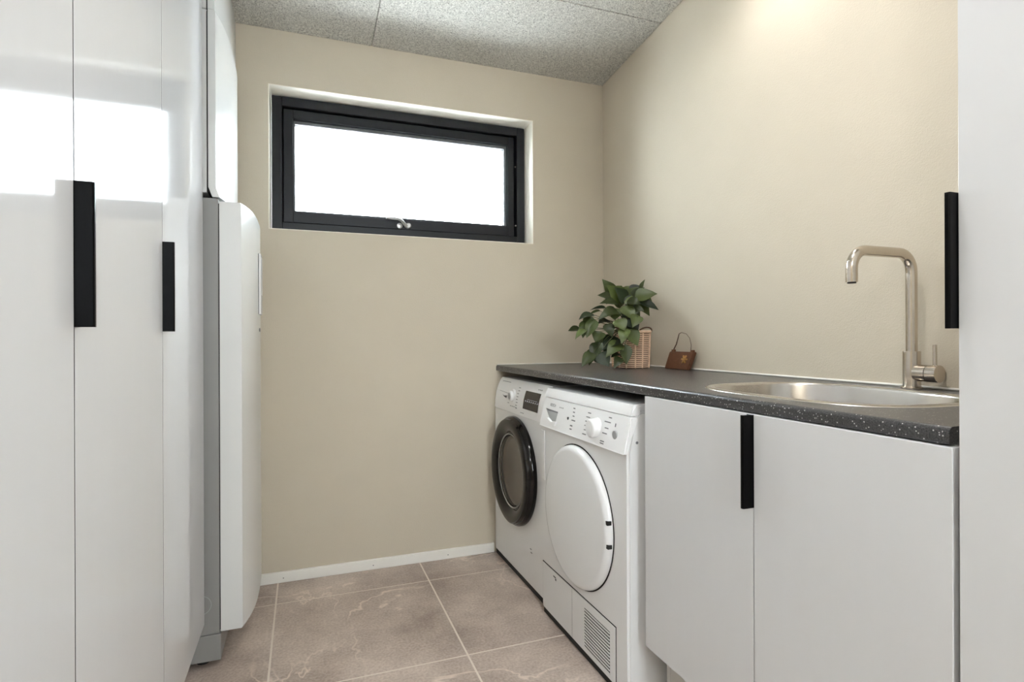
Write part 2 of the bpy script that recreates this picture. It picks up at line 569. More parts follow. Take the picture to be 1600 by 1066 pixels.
# window latch
lz = SZ0 + 0.022
lat = obj('latch', add_tube(new_bm(), [(0.462, FY + 0.006, lz - 0.008), (0.452, FY - 0.004, lz), (0.438, FY - 0.010, lz + 0.014), (0.42, FY - 0.012, lz + 0.021), (0.366, FY - 0.012, lz + 0.022)], [0.009, 0.008, 0.007, 0.007, 0.0055], 10), 'latch_metal', win, True)
obj('latch_base', add_lathe(new_bm(), [(0, 0), (0.014, 0), (0.014, -0.008), (0.010, -0.012), (0, -0.012)], (0.472, FY + 0.016, lz - 0.004), 'Y', 20), 'latch_metal', win, True)
obj('latch_base', add_lathe(new_bm(), [(0, 0), (0.013, 0), (0.013, -0.006), (0, -0.010)], (0.432, FY + 0.016, lz - 0.006), 'Y', 20), 'latch_metal', win, True)
for x, z in ((FX1 - 0.045, 1.90), (FX1 - 0.045, 1.60)):
    obj('hinge_screw', add_lathe(new_bm(), [(0, -0.001), (0.004, -0.001), (0.004, 0.003)], (x, FY + 0.012, z), 'Y', 8), 'latch_metal', win)

# ================================================================== TALL CABINETS ON THE LEFT
CX = -0.287          # door face
CZ0, CZ1 = 0.15, 2.30


def handle_mesh(side, out, length=0.197):
    """edge grip: plate behind the door edge, a flange standing out and a lip. side = +1 when the door lies towards +Y, out = +1 when it faces +X"""
    pts = [(0, -0.018), (0.0, 0.0205), (0.002, 0.0225), (0.007, 0.0225), (0.007, 0.0195), (0.0035, 0.0195), (0.0035, 0.001), (0.016, 0.001), (0.016, 0.0002), (0.0015, 0.0002), (0.0015, -0.018)]
    return [(out * p[1], side * p[0]) for p in pts], length


def add_handle(parent, side, out, x, y, z0, z1, deep=1.0):
    pts, _ = handle_mesh(side, out)
    q = [(x + p[0] * deep, y + p[1]) for p in pts]
    bm = new_bm()
    add_prism(bm, q, 2, z0, z1)
    return obj('handle', bm, 'black_handle', parent)


gaps = [0.404, 0.912, 1.420, 1.955]
labels = ['white tall cabinet at the left edge of the photo, its door handle out of view',
          'white tall cabinet in the middle of the left row, its black handle the larger-looking one',
          'white tall cabinet last in the left row, next to the grey heat pump tower']
for i in range(3):
    ya, yb = gaps[i] + 0.001, gaps[i + 1] - 0.001
    t = thing('tall_cabinet', labels[i], 'cabinet', (CX - 0.29, (ya + yb) / 2, 0), 'tall white cabinets on the left')
    box_obj('body', (XL + 0.005, CX - 0.062, ya, yb - (0.002 if i == 2 else 0), 0.1505, CZ1), 'carcass_white', t)
    box_obj('plinth', (CX - 0.075, CX - 0.059, ya, yb - 0.004, 0.001, 0.1495), 'carcass_white', t)
    d = box_obj('door', (CX - 0.0215, CX, ya + 0.0008, yb - 0.0008, CZ0, CZ1), 'door_white', t, bev=0.001)
    box_obj('gap_shade_strip', (CX - 0.0212, CX - 0.0004, ya + 0.0004, ya + 0.00078, CZ0 + 0.001, CZ1 - 0.001), 'gap_shade_grey', d)  # grey strip on the door edge paints in the shade of the gap
    h = add_handle(d, 1, 1, CX, ya - 0.0006, 1.046, 1.243)
    h['label'] = 'black edge grip'
    if i == 2:
        box_obj('side_panel', (CX - 0.0618, CX - 0.0225, yb - 0.018, yb - 0.002, 0.1505, CZ1), 'carcass_white', t)

# ================================================================== HEAT PUMP TOWER
UY0, UY1 = 1.975, 2.556
UYC, UYH = (UY0 + UY1) / 2, (UY1 - UY0) / 2
hp = thing('heat_pump_tower', 'tall heat pump tower with grey body and bulging white front covers beside the window wall', 'heat pump', (-0.55, UYC, 0))
box_obj('plinth', (XL + 0.03, -0.244, UY0, UY1, 0.022, 0.1035), 'unit_grey', hp, bev=0.002)
body = box_obj('body', (XL + 0.03, -0.2475, UY0, UY1, 0.1055, 1.470), 'unit_grey', hp, bev=0.002)
obj('knockout_ring', add_lathe(new_bm(), [(0.030, 0.0), (0.030, -0.0008), (0.0285, -0.0008), (0.0285, 0.0)], (-0.30, UY0, 0.20), 'Y', 28, close=True), 'plastic_grey', body)
for x in (-0.78, -0.30):
    for y in (UY0 + 0.05, UY1 - 0.05):
        obj('foot', add_lathe(new_bm(), [(0, 0.0005), (0.02, 0.0005), (0.02, 0.01), (0.008, 0.012), (0.008, 0.023), (0, 0.023)], (x, y, 0), 'Z', 14), 'rubber', hp)
box_obj('seal', (-0.2475, -0.2455, UY0 + 0.003, UY1 - 0.003, 0.115, 1.455), 'gap_black', hp)


def bulged_cover(name, xb, xe, bulge, z0, z1, parent, step=0.012, n=28, flare=0.0):
    """cover bulging in plan: straight side from xb to xe, front following a flat curve"""
    plan = []
    for k in range(n + 1):
        t = -1 + 2 * k / n
        plan.append((xe + bulge * (1 - abs(t) ** 3), UYC + UYH * t))
    bm = new_bm()
    zs = [(z0, flare), (z0 + 0.03, 0.0), (z1 - 0.006, 0.0), (z1, -0.004)] if flare else [(z0, -0.003), (z0 + 0.005, 0.0), (z1 - 0.005, 0.0), (z1, -0.003)]
    rings = []
    for z, off in zs:
        rings.append([bm.verts.new((xb + (off if flare and off > 0 else 0), UY0, z))] + [bm.verts.new((x + off, y, z)) for x, y in plan] + [bm.verts.new((xb + (off if flare and off > 0 else 0), UY1, z))])
    fs = []
    m = len(rings[0])
    for A, B in zip(rings[:-1], rings[1:]):
        for k in range(m):
            fs.append(bm.faces.new((A[k], A[(k + 1) % m], B[(k + 1) % m], B[k])))
    fs.append(bm.faces.new(rings[0][::-1]))
    fs.append(bm.faces.new(rings[-1]))
    bmesh.ops.recalc_face_normals(bm, faces=fs)
    return obj(name, bm, 'unit_white', parent, True, 25)


low = bulged_cover('lower_cover', -0.2445, -0.182, 0.031, 0.111, 1.461, hp)
low['label'] = 'white bulging lower front cover'
# display on the lower cover
dpx = -0.182 + 0.031
disp = obj('display_panel', add_box(new_bm(), dpx - 0.004, dpx + 0.009, 2.235, 2.315, 1.118, 1.340, bev=0.003), 'unit_white', low, True)
box_obj('screen', (dpx + 0.009, dpx + 0.0096, 2.243, 2.307, 1.19, 1.328), 'plastic_grey', disp)
box_obj('screen_border', (dpx + 0.0005, dpx + 0.0025, 2.2338, 2.2349, 1.119, 1.339), 'print_dark', disp)
obj('button', add_lathe(new_bm(), [(0, 0.004), (0.006, 0.004), (0.007, 0.0), (0.007, -0.003)], (dpx, 2.275, 1.062), 'X', 14), 'print_grey', low)
box_obj('upper_body', (XL + 0.03, -0.279, UY0, UY1, 1.486, 2.058), 'unit_white', hp, bev=0.002)
box_obj('seal', (-0.2788, -0.2752, UY0 + 0.004, UY1 - 0.004, 1.49, 2.055), 'gap_black', hp)
up = bulged_cover('upper_cover', -0.2748, -0.2535, 0.021, 1.474, 2.06, hp, flare=0.011)
up['label'] = 'white bulging upper front cover with flared lower edge'

# casing between the tower and the sloping ceiling
cs = thing('duct_casing', 'white boxed duct casing above the heat pump tower up to the ceiling', 'casing', (-0.57, UYC, 2.061))
for nm, xa, xb, mt in (('body', XL + 0.03, -0.279, 'unit_white'), ('seal', -0.2788, -0.2752, 'gap_black'), ('front_panel', -0.275, -0.2555, 'unit_white')):
    e = 0.004 if nm == 'seal' else 0.0
    ya, yb = UY0 + e, UY1 - e + (0.015 if nm == 'front_panel' else 0)
    bm = add_prism(new_bm(), [(ya, 2.0615), (yb, 2.0615), (yb, ceil_z(yb) - 0.002), (ya, ceil_z(ya) - 0.002)], 0, xa, xb)
    obj(nm, bm, mt, cs)

# ================================================================== WORKTOP
ZC, ZB = 0.898, 0.8715
WF = 0.874
YE = 0.541
SCX, SCY, SHX, SHY = 1.152, 0.977, 0.212, 0.278


def super_loop(hx, hy, n=64, e=2.9):
    pts = []
    for k in range(n):
        a = 2 * math.pi * k / n
        ca, sa = math.cos(a), math.sin(a)
        pts.append((SCX + hx * math.copysign(abs(ca) ** (2 / e), ca), SCY + hy * math.copysign(abs(sa) ** (2 / e), sa)))
    return pts


bm = new_bm()
RD = 0.009
prof = [(WF + RD - RD * math.sin(a), ZC - RD + RD * math.cos(a)) for a in [k * math.pi / 2 / 6 for k in range(7)]]
prof += [(WF, ZB + 0.002), (WF + 0.002, ZB)]
xf = prof[0][0]
ya, yb = YE, YB - 0.002
A = [bm.verts.new((x, ya, z)) for x, z in prof]
B = [bm.verts.new((x, yb, z)) for x, z in prof]
for k in range(len(prof) - 1):
    bm.faces.new((A[k], A[k + 1], B[k + 1], B[k]))
hole = super_loop(SHX - 0.014, SHY - 0.014)


def plate(z, vA, vB):
    c1 = bm.verts.new((XR - 0.002, ya, z))
    c2 = bm.verts.new((XR - 0.002, yb, z))
    hl = [bm.verts.new((x, y, z)) for x, y in hole]
    es = []
    for p, q in ((vA, c1), (c1, c2), (c2, vB), (vB, vA)):
        e = bm.edges.get((p, q)) or bm.edges.new((p, q))
        es.append(e)
    for k in range(len(hl)):
        es.append(bm.edges.new((hl[k], hl[(k + 1) % len(hl)])))
    bmesh.ops.triangle_fill(bm, use_beauty=True, use_dissolve=False, edges=es)
    return c1, c2, hl


t1, t2, th = plate(ZC, A[0], B[0])
b1, b2, bh = plate(ZB, A[-1], B[-1])
for k in range(len(th)):
    k2 = (k + 1) % len(th)
    bm.faces.new((th[k], th[k2], bh[k2], bh[k]))
bm.faces.new(A[::-1] + [t1, b1] if False else [*A, b1, t1])
bm.faces.new([*B, b2, t2])
bm.faces.new((t1, t2, b2, b1))
bmesh.ops.recalc_face_normals(bm, faces=bm.faces[:])
wt = tag(obj('worktop', bm, 'speckled_laminate', None, True, 30), 'dark grey speckled worktop along the right wall, with rounded front edge', 'worktop')
# white sealing strips where worktop meets the walls
bm = add_box(new_bm(), XR - 0.007, XR - 0.0004, 0.545, YB - 0.008, ZC + 0.0004, ZC + 0.007, bev=0.002, seg=1)
struct('trim_1', bm, 'white_trim', 'thin white sealing strip between worktop and right wall')
bm = add_box(new_bm(), WF + 0.005, XR - 0.008, YB - 0.007, YB - 0.0004, ZC + 0.0004, ZC + 0.005, bev=0.002, seg=1)
struct('trim_2', bm, 'white_trim', 'thin white sealing strip between worktop and window wall')

# ================================================================== SINK
sk = thing('sink', 'oval brushed steel inset sink in the dark worktop', 'sink', (SCX, SCY, ZC))
bm = new_bm()
steps = [(0.004, -0.0002 + 0.0005), (0.0, 0.0012), (-0.003, 0.0032), (-0.016, 0.0032), (-0.019, 0.0012), (-0.022, -0.004), (-0.03, -0.06), (-0.04, -0.12), (-0.055, -0.14), (-0.085, -0.15), (-0.14, -0.153), (-0.17, -0.156)]
rings = []
for off, dz in steps:
    # the bowl narrows towards its floor
    rings.append([bm.verts.new((x, y, ZC + dz)) for x, y in super_loop(SHX + off, SHY + off, 72)])
fs = []
for Aa, Bb in zip(rings[:-1], rings[1:]):
    for k in range(72):
        fs.append(bm.faces.new((Aa[k], Aa[(k + 1) % 72], Bb[(k + 1) % 72], Bb[k])))
fs.append(bm.faces.new(rings[-1]))
bmesh.ops.recalc_face_normals(bm, faces=fs)
bas = obj('basin', bm, 'steel', sk, True, 50)
sol = bas.modifiers.new('sheet', 'SOLIDIFY')
sol.thickness = 0.001
sol.offset = -1
obj('drain', add_lathe(new_bm(), [(0.0, 0.001), (0.02, 0.001), (0.024, 0.004), (0.04, 0.004), (0.045, 0.0), (0.045, -0.002)], (SCX, SCY, ZC - 0.154), 'Z', 28), 'steel', sk, True)
ov = add_lathe(new_bm(), [(0.0, -0.002), (0.011, -0.002), (0.013, 0.0), (0.013, 0.003)], (1.05, SCY + SHY - 0.029, ZC - 0.030), 'Y', 20)
obj('overflow_hole', ov, 'dark_hole', sk, True)

# ================================================================== FAUCET
FXC, FYC = 1.424, 0.968
fz = ZC + 0.0005
fc = thing('faucet', 'brushed nickel mixer faucet with square-bent spout behind the sink', 'faucet', (FXC, FYC, fz))
obj('base_flange', add_lathe(new_bm(), [(0, 0), (0.0235, 0), (0.0235, 0.004), (0.0195, 0.006), (0, 0.006)], (FXC, FYC, fz), 'Z', 32), 'nickel', fc, True)
obj('body', add_lathe(new_bm(), [(0, 0.006), (0.0195, 0.006), (0.0195, 0.0925), (0.0188, 0.0935), (0.0, 0.0935)], (FXC, FYC, fz), 'Z', 32), 'nickel', fc, True)
pts = [(FXC, FYC, fz + 0.0935), (FXC, FYC, fz + 0.2)]
R_, ZT, XS = 0.045, 1.235, 1.219
for k in range(0, 9):
    a = k / 8 * math.pi / 2
    pts.append((FXC - R_ + R_ * math.cos(a), FYC, ZT - R_ + R_ * math.sin(a)))
for k in range(0, 9):
    a = k / 8 * math.pi / 2
    pts.append((XS + R_ - R_ * math.sin(a), FYC, ZT - R_ + R_ * math.cos(a)))
pts.append((XS, FYC, 1.158))
sp = obj('spout', add_tube(new_bm(), pts, 0.0128, 24), 'nickel', fc, True)
obj('aerator', add_lathe(new_bm(), [(0, -0.002), (0.0095, -0.002), (0.0095, 0.001), (0, 0.001)], (XS, FYC, 1.157), 'Z', 20), 'dark_hole', sp)
# the side mixer points along the wall towards the viewer and slightly out
mz = fz + 0.040
mc = obj('mixer_barrel', add_tube(new_bm(), [(FXC, FYC - 0.012, mz), (FXC - 0.0, FYC - 0.040, mz)], 0.0205, 28), 'nickel', fc, True)
obj('seam_ring', add_tube(new_bm(), [(FXC, FYC - 0.040, mz), (FXC, FYC - 0.0415, mz)], 0.0195, 28), 'gap_black', fc, True)
obj('mixer_cap', add_tube(new_bm(), [(FXC, FYC - 0.0415, mz), (FXC, FYC - 0.066, mz)], 0.0208, 28), 'nickel', fc, True)
obj('lever', add_tube(new_bm(), [(FXC, FYC - 0.055, mz + 0.012), (FXC, FYC - 0.055, mz + 0.07)], 0.0045, 16), 'nickel', fc, True)

# ================================================================== SINK BASE CABINET AND RIGHT TALL CABINET
RX = 0.8675
sc = thing('sink_cabinet', 'white two-door base cabinet under the sink, right of the dryer', 'cabinet', (1.16, 0.915, 0))
CY0, CY1, CSP = 0.531, 1.303, 0.912
bm = new_bm()
add_box(bm, RX + 0.0205, 1.44, CY0, CY0 + 0.016, 0.195, ZB - 0.001)
add_box(bm, RX + 0.0205, 1.44, CY1 - 0.016, CY1, 0.195, ZB - 0.001)
add_box(bm, RX + 0.0205, 1.44, CY0 + 0.016, CY1 - 0.016, 0.195, 0.211)
add_box(bm, 1.43, 1.44, CY0 + 0.016, CY1 - 0.016, 0.211, ZB - 0.001)
obj('body', bm, 'carcass_white', sc)
box_obj('plinth', (0.935, 0.951, CY0, CY1 - 0.018, 0.001, 0.193), 'carcass_white', sc)
box_obj('plinth_end', (0.935, 1.42, CY1 - 0.0165, CY1 - 0.001, 0.001, 0.193), 'carcass_white', sc)
d = box_obj('door', (RX, RX + 0.019, CSP + 0.0014, CY1, 0.193, 0.8695), 'door_right', sc, bev=0.001)
h = add_handle(d, 1, -1, RX, CSP + 0.0004, 0.677, 0.8685, deep=1.15)
h['label'] = 'black edge grip'
box_obj('door', (RX, RX + 0.019, CY0 + 0.002, CSP - 0.0014, 0.193, 0.8695), 'door_right', sc, bev=0.001)

TY1 = 0.5265
tc_ = thing('tall_cabinet', 'white tall cabinet at the right edge of the photo, beyond the worktop end', 'cabinet', (1.16, 0.23, 0))
box_obj('body', (RX + 0.0205, 1.455, -0.07, TY1 - 0.0005, 0.195, 2.30), 'carcass_white', tc_)
box_obj('plinth', (0.935, 0.951, -0.07, TY1, 0.001, 0.193), 'carcass_white', tc_)
d = box_obj('door', (RX, RX + 0.0195, -0.07, TY1 - 0.0022, 0.193, 2.30), 'door_right', tc_, bev=0.001)
h = add_handle(d, 1, -1, RX, TY1 - 0.0012, 1.040, 1.232, deep=0.72)
h['label'] = 'black edge grip'


# ================================================================== WASHING MACHINE
def marks(bm, surf, items):
    """small printed quads laid on a sloping panel: (y, z, half width, half height)"""
    for y, z, hw, hh in items:
        add_poly(bm, [surf(y + hw, z - hh), surf(y - hw, z - hh), surf(y - hw, z + hh), surf(y + hw, z + hh)])
    return bm


def make_surf(prof, off):
    """prof: list of (x, z) from low to high; returns point on it pushed out to -X by off"""
    def f(y, z, o=None):
        for (xa, za), (xb, zb) in zip(prof[:-1], prof[1:]):
            if z <= zb or (xb, zb) == prof[-1]:
                t = (z - za) / (zb - za)
                return (xa + (xb - xa) * t - (off if o is None else o), y, z)
    return f


def lay_text(name, txt, size, surf, y, z, material, parent, stretch=1.0):
    me = text_mesh(txt, size)
    for v in me.vertices:
        p = surf(y - v.co.x * stretch, z + v.co.y)
        v.co = p
    me.materials.clear()
    me.materials.append(MATS[material])
    o = bpy.data.objects.new(name, me)
    COL.objects.link(o)
    put(o, parent)
    return o


def shifted(surf, pts, extra):
    return [surf(y, z, extra) for y, z in pts]


WY0, WY1 = 1.966, 2.560
WXF = 0.863
wm = thing('washing_machine', 'white washing machine with black-ringed porthole, beside the window wall', 'washing machine', (1.14, 2.263, 0))
bm = add_prism(new_bm(), [(WXF, 0.0), (1.44, 0.0), (1.44, 0.0), (WXF, 0.0)][:0] or [(WXF, 0.02), (1.435, 0.02), (1.435, 0.822), (0.905, 0.822), (WXF, 0.6985)], 1, WY0, WY1)
bmesh.ops.bevel(bm, geom=[e for e in bm.edges], offset=0.006, segments=3, affect='EDGES')
obj('body', bm, 'appliance_white', wm, True)
wprof = [(0.8615, 0.700), (0.8635, 0.735), (0.8695, 0.775), (0.8800, 0.806), (0.8930, 0.832)]
poly = wprof + [(0.901, 0.8415), (0.93, 0.8415), (0.93, 0.8225), (0.906, 0.8225), (0.866, 0.700)]
bm = add_prism(new_bm(), poly, 1, WY0 + 0.0005, WY1 - 0.0005)
bmesh.ops.bevel(bm, geom=[e for e in bm.edges if abs(e.verts[0].co.y - e.verts[1].co.y) < 1e-4], offset=0.004, segments=2, affect='EDGES')
cp = obj('control_panel', bm, 'panel_white', wm, True, 20)
box_obj('top_panel', (0.931, 1.435, WY0, WY1, 0.823, 0.8425), 'appliance_white', wm, bev=0.003)
ws = make_surf(wprof, 0.0006)
bm = new_bm()
dr = [(2.520, 0.786), (2.395, 0.782), (2.405, 0.755), (2.440, 0.760)]
add_poly(bm, [ws(y, z) for y, z in dr])
o = obj('drawer_recess', bm, 'print_dark', cp)
bm = new_bm()
q = [(2.527, 0.7885), (2.387, 0.7845), (2.39, 0.780), (2.522, 0.7840)]
Q0 = [bm.verts.new(ws(y, z, -0.001)) for y, z in q]
Q1 = [bm.verts.new(ws(y, z, 0.004)) for y, z in q]
bm.faces.new(Q1)
for k in range(4):
    bm.faces.new((Q0[k], Q0[(k + 1) % 4], Q1[(k + 1) % 4], Q1[k]))
bmesh.ops.recalc_face_normals(bm, faces=bm.faces[:])
obj('drawer_lip', bm, 'panel_white', cp)
# programme knob: a pale ring with a dark waist
kn = add_lathe(new_bm(), [(0, -0.017), (0.019, -0.017), (0.022, -0.015), (0.0235, -0.004), (0.029, -0.002), (0.029, 0.008)], (0.869, 2.330, 0.772), 'X', 32)
kno = obj('programme_knob', kn, 'panel_white', cp, True)
obj('knob_face', add_lathe(new_bm(), [(0, -0.0176), (0.015, -0.0176), (0.015, -0.0168)], (0.869, 2.330, 0.772), 'X', 24), 'plastic_grey', kno)
# black touch display
bm = new_bm()
ss = [(2.192, 0.807), (2.034, 0.807), (2.034, 0.733), (2.192, 0.733)]
Vs = []
for i in range(2):
    row = []
    for z in (0.733, 0.750, 0.770, 0.790, 0.807):
        row.append(bm.verts.new(ws([2.194, 2.034][i], z, 0.0015)))
    Vs.append(row)
for j in range(4):
    bm.faces.new((Vs[0][j], Vs[1][j], Vs[1][j + 1], Vs[0][j + 1]))
bmesh.ops.recalc_face_normals(bm, faces=bm.faces[:])
sc2 = obj('touch_display', bm, 'screen_black', cp)
ws2 = make_surf(wprof, 0.0021)
bm = marks(new_bm(), ws2, [(2.172 - 0.021 * k, 0.7665, 0.0048, 0.0030) for k in range(7)] + [(2.10, 0.7745, 0.055, 0.0006)])
o = obj('display_symbols', bm, 'screen_mark', sc2)
o['kind'] = 'stuff'
bm = marks(new_bm(), ws, [(2.46, 0.826, 0.055, 0.0010)] + [(2.275 - 0.004 * (k % 2), 0.812 - 0.0125 * k, 0.010, 0.0014) for k in range(8)] + [(2.372, 0.738 - 0.004 * (k % 2), 0.010, 0.0012) for k in range(1)] + [(2.34 - 0.022 * k, 0.728, 0.008, 0.0013) for k in range(4)] + [(2.075 - 0.015 * k, 0.820, 0.004, 0.0020) for k in range(3)] + [(2.20, 0.713, 0.02, 0.0011)])
o = obj('panel_print', bm, 'print_grey', cp)
o['kind'] = 'stuff'
# porthole door
DC = (WXF, 2.268, 0.459)
bm = add_lathe(new_bm(), [(0.228, 0.0), (0.232, -0.006), (0.231, -0.020), (0.224, -0.030), (0.222, -0.0305), (0.219, -0.040), (0.208, -0.046), (0.185, -0.044), (0.168, -0.036), (0.156, -0.026), (0.150, -0.012), (0.150, 0.0)], DC, 'X', 72)
dor = obj('porthole_door', bm, 'black_gloss', wm, True, 40)
dor['label'] = 'glossy black porthole ring'
bm = add_lathe(new_bm(), [(0.150, -0.020), (0.146, -0.026), (0.12, -0.022), (0.06, -0.014), (0.0, -0.012)], DC, 'X', 48)
obj('porthole_glass', bm, 'porthole_glass', dor, True)
obj('drum', add_lathe(new_bm(), [(0.1495, -0.010), (0.140, -0.006), (0.128, -0.003), (0.0, -0.002)], DC, 'X', 40), 'drum_metal', dor, True)
bm = add_lathe(new_bm(), [(0.158, -0.0285), (0.155, -0.0300), (0.152, -0.0270)], DC, 'X', 60)
obj('chrome_rim', bm, 'latch_metal', dor, True)
bm = new_bm()
for yy in (2.114, 2.107):
    add_box(bm, WXF - 0.0006, WXF + 0.001, yy - 0.010, yy + 0.004, 0.158 + (yy - 2.107) * 0.9 * 2, 0.1615 + (yy - 2.107) * 0.9 * 2)
obj('filter_slot', bm, 'print_dark', wm)
box_obj('floor_gap_shade', (WXF + 0.004, 1.42, WY0 + 0.006, WY1 - 0.004, 0.0008, 0.0196), 'rubber', wm)  # black box stands in for the shade under the washing machine

# ================================================================== TUMBLE DRYER
DY0, DY1 = 1.349, 1.945
DXF = 0.8425
dm = thing('tumble_dryer', 'white tumble dryer with round white door and vent grille, between washing machine and cabinet', 'dryer', (1.14, 1.647, 0))
bm = add_prism(new_bm(), [(DXF, 0.018), (1.435, 0.018), (1.435, 0.822), (0.885, 0.822), (0.862, 0.8), (DXF, 0.706)], 1, DY0, DY1)
bmesh.ops.bevel(bm, geom=[e for e in bm.edges], offset=0.007, segments=3, affect='EDGES')
dbody = obj('body', bm, 'appliance_white', dm, True)
dprof = [(0.8305, 0.703), (0.8325, 0.708), (0.8540, 0.8065)]
bm = add_prism(new_bm(), dprof + [(0.880, 0.8065), (0.880, 0.8), (0.8422, 0.703)], 1, DY0 - 0.0005, DY1)
bmesh.ops.bevel(bm, geom=[e for e in bm.edges if abs(e.verts[0].co.y - e.verts[1].co.y) < 1e-4], offset=0.004, segments=2, affect='EDGES')
dp = obj('control_panel', bm, 'panel_white', dm, True, 20)
bm = add_prism(new_bm(), [(0.8545, 0.8085), (0.8600, 0.828), (0.8665, 0.8400), (0.90, 0.8425), (1.435, 0.8425), (1.435, 0.8228), (0.888, 0.8228), (0.885, 0.8085)], 1, DY0, DY1)
bmesh.ops.bevel(bm, geom=[e for e in bm.edges if abs(e.verts[0].co.y - e.verts[1].co.y) < 1e-4], offset=0.005, segments=2, affect='EDGES')
obj('top_panel', bm, 'appliance_white', dm, True, 20)
ds = make_surf(dprof[1:], 0.0006)
# condensate drawer with its grip hollow
o = obj('drawer_recess', (lambda b: (add_poly(b, [ds(y, z) for y, z in [(1.912, 0.7680), (1.806, 0.7660), (1.812, 0.7330), (1.838, 0.7300), (1.870, 0.740)]]), b)[-1])(new_bm()), 'plastic_grey', dp)
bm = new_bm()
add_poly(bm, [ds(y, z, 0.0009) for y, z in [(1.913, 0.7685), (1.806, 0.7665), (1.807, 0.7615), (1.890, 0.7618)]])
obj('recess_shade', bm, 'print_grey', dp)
bm = new_bm()
q = [(1.80, 0.732), (1.84, 0.7285), (1.875, 0.738), (1.895, 0.7335), (1.86, 0.718), (1.81, 0.716)]
Q0 = [bm.verts.new(ds(y, z, -0.001)) for y, z in q]
Q1 = [bm.verts.new(ds(y, z, 0.005)) for y, z in q]
bm.faces.new(Q1)
for k in range(len(q)):
    bm.faces.new((Q0[k], Q0[(k + 1) % len(q)], Q1[(k + 1) % len(q)], Q1[k]))
bmesh.ops.recalc_face_normals(bm, faces=bm.faces[:])
bmesh.ops.bevel(bm, geom=[e for e in bm.edges], offset=0.0015, segments=2, affect='EDGES')
obj('drawer_grip', bm, 'panel_white', dp, True)
lay_text('brand_lettering', 'BOSCH', 0.014, ds, 1.880, 0.7800, 'print_dark', dp, 1.0)
bm = marks(new_bm(), ds, [(1.798 - 0.012 * k, 0.783, 0.003, 0.0018) for k in range(3)]
           + [(1.69 - 0.002 * k, 0.792 - 0.0125 * k, 0.007, 0.0018) for k in range(3)] + [(1.682, 0.753, 0.014, 0.0018), (1.69, 0.735, 0.009, 0.002), (1.69, 0.724, 0.008, 0.002)]
           + [(1.583 + (0.004 * k if k < 3 else -0.0 + 0.002 * k), 0.790 - 0.0135 * k, 0.010 + 0.003 * (k % 2), 0.0015) for k in range(6)]
           + [(1.455, 0.792, 0.009, 0.0015), (1.466, 0.778, 0.018, 0.0015), (1.466, 0.760, 0.011, 0.0015), (1.472, 0.744, 0.014, 0.0015), (1.478, 0.720, 0.012, 0.0015), (1.478, 0.7135, 0.011, 0.0015)]
           + [(1.420, 0.775, 0.003, 0.005)])
o = obj('panel_print', bm, 'print_grey', dp)
o['kind'] = 'stuff'
obj('start_button', add_lathe(new_bm(), [(0, -0.003), (0.0045, -0.003), (0.005, 0.0), (0.005, 0.003)], (0.8435, 1.722, 0.755), 'X', 16), 'print_dark', dp, True)
k0 = ds(1.527, 0.752)
kno = obj('programme_knob', add_lathe(new_bm(), [(0, -0.026), (0.024, -0.026), (0.0275, -0.023), (0.0285, -0.002), (0.031, 0.0), (0.031, 0.006)], (k0[0] + 0.002, 1.527, 0.752), 'X', 36), 'panel_white', dp, True)
obj('lock_button', add_lathe(new_bm(), [(0, -0.003), (0.012, -0.003), (0.013, 0.0), (0.013, 0.004)], (ds(1.414, 0.748)[0] + 0.001, 1.414, 0.748), 'X', 22), 'plastic_grey', dp, True)
# round door
EC = (DXF, 1.652, 0.447)
bm = add_lathe(new_bm(), [(0.226, 0.0005), (0.228, -0.004), (0.226, -0.014), (0.218, -0.021), (0.208, -0.023), (0.15, -0.0245), (0.0, -0.0255)], EC, 'X', 80)
dd_ = obj('round_door', bm, 'appliance_white', dm, True, 40)
obj('door_seal', add_lathe(new_bm(), [(0.2315, -0.0008), (0.2315, -0.0018), (0.225, -0.0018), (0.225, -0.0008)], EC, 'X', 80, close=True), 'gap_black', dd_)
for z in (0.490, 0.422):
    yy = EC[1] - math.sqrt(0.225 ** 2 - (z - EC[2]) ** 2)
    box_obj('door_catch', (DXF - 0.020, DXF - 0.006, yy - 0.004, yy + 0.010, z - 0.006, z + 0.006), 'gap_black', dd_, bev=0.001)
# recessed grip at the far edge of the front
box_obj('side_grip', (DXF - 0.006, DXF - 0.0005, 1.912, 1.938, 0.50, 0.685), 'appliance_white', dm, bev=0.002)
# service flap and vent
fl = [(1.938, 0.203), (1.7, 0.187), (1.42, 0.197), (1.416, 0.03), (1.938, 0.03)]
flap = box_obj('service_flap', (DXF - 0.0025, DXF - 0.0003, 1.416, 1.936, 0.026, 0.192), 'appliance_white', dm, bev=0.0008)
obj('flap_gap', add_box(new_bm(), DXF - 0.0008, DXF - 0.0002, 1.4125, 1.9395, 0.0235, 0.1955), 'gap_black', flap)
obj('flap_joint', add_box(new_bm(), DXF - 0.0028, DXF - 0.0024, 1.692, 1.6932, 0.028, 0.190), 'print_grey', flap)
bm = new_bm()
add_box(bm, DXF - 0.0030, DXF - 0.0024, 1.822, 1.842, 0.172, 0.176)
add_box(bm, DXF - 0.0030, DXF - 0.0024, 1.818, 1.826, 0.164, 0.171)
obj('flap_latch', bm, 'print_dark', flap)
box_obj('vent_backing', (DXF - 0.0029, DXF - 0.0024, 1.446, 1.604, 0.040, 0.166), 'dark_hole', flap)
for k in range(13):
    z = 0.0405 + k * 0.0099
    box_obj('vent_slat', (DXF - 0.0045, DXF - 0.0030, 1.446, 1.604, z, z + 0.0046), 'appliance_white', flap)
box_obj('floor_gap_shade', (DXF + 0.004, 1.42, DY0 + 0.004, DY1 - 0.004, 0.0008, 0.0176), 'rubber', dm)  # black filler paints in the dark floor gap below the dryer
